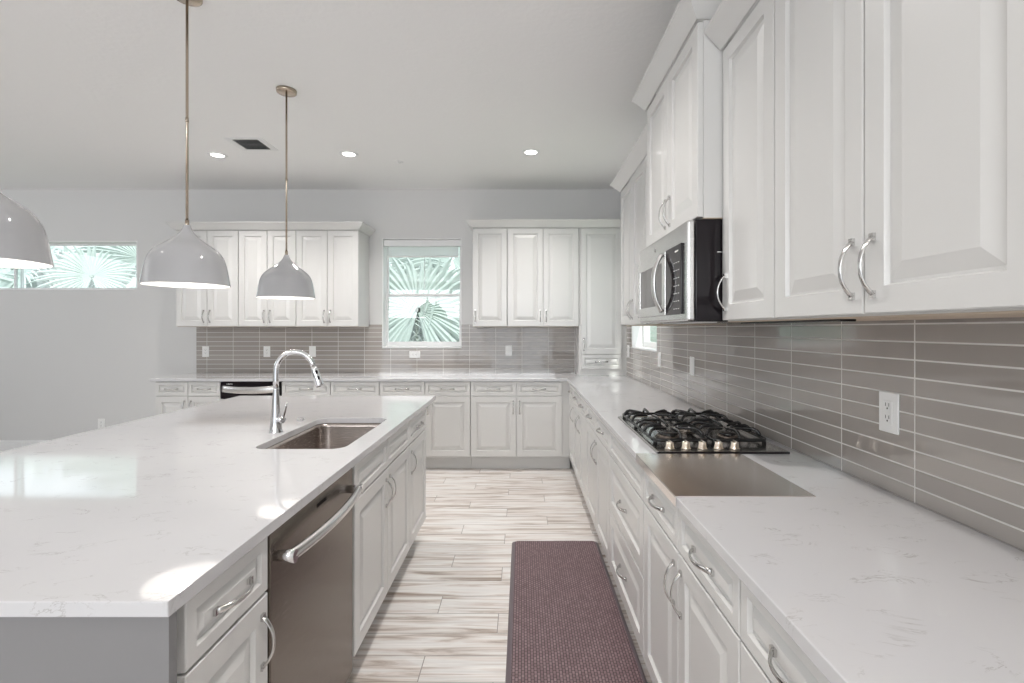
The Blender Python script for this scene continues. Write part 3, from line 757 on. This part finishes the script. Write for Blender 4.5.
obj('frame', f, M['white'], vt, bevel=.001)
obj('backing', MB().box(0, .207, 0, .214, -.0014, -.0004), M['slot'], vt)
for k in range(8):
    y = .013+.0267*k
    obj('louvre', MB().add([(.002, y-.009, -.011), (.205, y-.009, -.011), (.205, y+.009, -.003), (.002, y+.009, -.003), (.002, y-.009, -.0125), (.205, y-.009, -.0125), (.205, y+.009, -.0045), (.002, y+.009, -.0045)],
        [(0,1,2,3), (4,7,6,5), (0,4,5,1), (3,2,6,7), (0,3,7,4), (1,5,6,2)]), M['vent'], vt)
spk = MB().lathe([(0, -.004), (.036, -.004), (.040, -.0005)], n=28).lathe([(.012, -.004), (.012, -.012), (.0, -.013)], n=18)
tag(obj('sprinkler_cover', spk, M['white'], None, (-1.135, 4.41, CZ)), 'small round white sprinkler cover on the ceiling between two recessed lights', 'sprinkler')

# ------------------------------------------------------------------ floor mat
mt = thing('floor_mat', 'dark maroon woven-look kitchen mat lying along the right cabinets', 'mat', (-.065, 1.26, 0))
b = MB(); mwid, mlen = .553, 1.83; lv = [(0, .0005), (.002, .006), (.022, .018)]; vs = []; fs = []
for a, z in lv: vs += [(x, y, z) for x, y in rrect(a, mwid-a, a, mlen-a, .025)]
for i in range(2):
    for k in range(L): fs.append((i*L+k, i*L+(k+1) % L, (i+1)*L+(k+1) % L, (i+1)*L+k))
b.add(vs, fs, True); b.f.append([2*L+k for k in range(L)]); b.sm.append(False); b.mi.append(0); b.f.append(list(range(L))); b.sm.append(False); b.mi.append(0)
obj('border', b, M['mat_edge'], mt)
b = MB(); b.add([(x, y, .0181) for x, y in rrect(.022, mwid-.022, .022, mlen-.022, .02)] + [(x, y, .0190) for x, y in rrect(.024, mwid-.024, .024, mlen-.024, .02)],
  [(k, (k+1) % L, L+(k+1) % L, L+k) for k in range(L)] + [tuple(L+k for k in range(L)), tuple(range(L))[::-1]])
obj('surface', b, M['mat'], mt)

# ------------------------------------------------------------------ outside
tag(obj('lawn', MB().box(-16, 12, BY+TH, 24, -.25, -.15), M['lawn']), 'green lawn outside the back windows', 'lawn')
tag(obj('garden_wall', MB().box(-16, 12, 12, 12.2, -.15, 1.9).box(-16, 12, 11.97, 12.23, 1.9, 1.98), M['stucco']), 'pale stucco garden wall behind the palms', 'wall')
def fan(b, c, axis, R, n=40, spread=320, droop=.25, rnd=None):
    """one fan leaf: folded blades radiating from the tip of the leaf stalk"""
    rnd = rnd or random; c = Vector(c); z = Vector(axis).normalized()
    x = z.cross(Vector((0,0,1))); x = x.normalized() if x.length > .01 else Vector((1,0,0)); y = x.cross(z) * -1
    if y.z < 0: y = -y
    for i in range(n):
        a = math.radians(90 - spread/2 + spread*i/(n-1) + rnd.uniform(-2, 2)); d = x*math.cos(a)+y*math.sin(a)
        s = d.cross(z).normalized(); r = R*rnd.uniform(.86, 1.05); w = R*math.sin(math.radians(spread/n/2))*.95
        st = [(.04, .1), (.3, .75), (.55, 1.0), (.78, .55), (1, .02)]; L_ = []; C_ = []; R_ = []
        for t, k in st:
            p = c + d*r*t + z*(.10*R*t) - Vector((0,0,1))*droop*R*t**2.6
            L_.append(p+s*w*.55*k - z*.0); C_.append(p+z*w*.45*k); R_.append(p-s*w*.55*k)
        m = len(st); b.add(L_+C_+R_, [(j, j+1, m+j+1, m+j) for j in range(m-1)]+[(m+j, m+j+1, 2*m+j+1, 2*m+j) for j in range(m-1)])
def palm(x, y, crown_z, label, leaves, R=.95, seed=1, special=()):
    rnd = random.Random(seed)
    r = thing('fan_palm', label, 'palm tree', (x, y, -.15), 0, 'fan palms outside the back windows')
    tz = crown_z-.3+.15
    obj('trunk', MB().tube([(0,0,0), (.03,.02,tz*.5), (0,0,tz), (0,0,tz+.25)], [.17, .13, .12, .05], 12), M['bark'], r)
    k = 0
    for i in range(leaves+len(special)):
        if i < len(special): tip, ax, RR = special[i]; tip = Vector(tip)-Vector((x, y, -.15)); ax = Vector(ax)
        else:
            az = i*2.399+rnd.uniform(-.3, .3); el = rnd.uniform(-.5, 1.1); ln = rnd.uniform(.6, .95)
            dv = Vector((math.cos(az)*math.cos(el), math.sin(az)*math.cos(el), math.sin(el))); tip = Vector((0,0,tz+.2))+dv*ln; ax = dv+Vector((0,0,.3)); RR = R*rnd.uniform(.75, 1.05)
        b = MB(); base = Vector((0,0,tz+.15)); b.tube([base, (base+tip)/2+Vector((0,0,.06)), tip], [.018, .013, .009], 6)
        fan(b, tip, ax, RR, rnd=rnd); obj('frond', b, M['leaf'], r)
palm(-1.62, 8.3, 1.5, 'fan palm filling the back kitchen window', 15, 1.0, 3, special=[((-1.55, 7.1, 1.66), (.10, -1, .12), 1.15), ((-1.45, 7.25, 1.60), (-.2, -1, .05), 1.3), ((-1.0, 7.5, 1.2), (.5, -1, .3), .8), ((-2.15, 7.5, 1.5), (-.6, -1, .3), .9), ((-1.1, 7.5, 2.5), (.2, -1, .4), 1.1), ((-2.1, 7.6, 2.4), (-.3, -1, .3), 1.1)])
palm(-6.9, 8.4, 2.0, 'fan palm outside the right half of the high left window', 15, 1.0, 5, special=[((-6.8, 7.2, 1.7), (.3, -1, .1), 1.3), ((-6.0, 7.5, 2.5), (.2, -1, .2), 1.1), ((-6.3, 7.0, 2.15), (.8, -1, .3), .7), ((-7.3, 7.0, 2.2), (-.5, -1, .5), .7), ((-5.9, 7.1, 1.9), (-.4, -1, .8), .6)])
palm(-4.4, 9.6, 1.9, 'fan palm standing between the two back windows outside', 14, 1.05, 8)
palm(-9.9, 9.6, 2.3, 'fan palm outside the left half of the high left window', 14, 1.05, 11)
palm(1.9, 9.9, 1.7, 'fan palm farthest right outside the back window', 14, 1.05, 13)
tag(obj('lawn', MB().box(WX+TH, 12, -6, BY+TH-.01, -.25, -.15), M['lawn']), 'green lawn outside the right wall window', 'lawn')
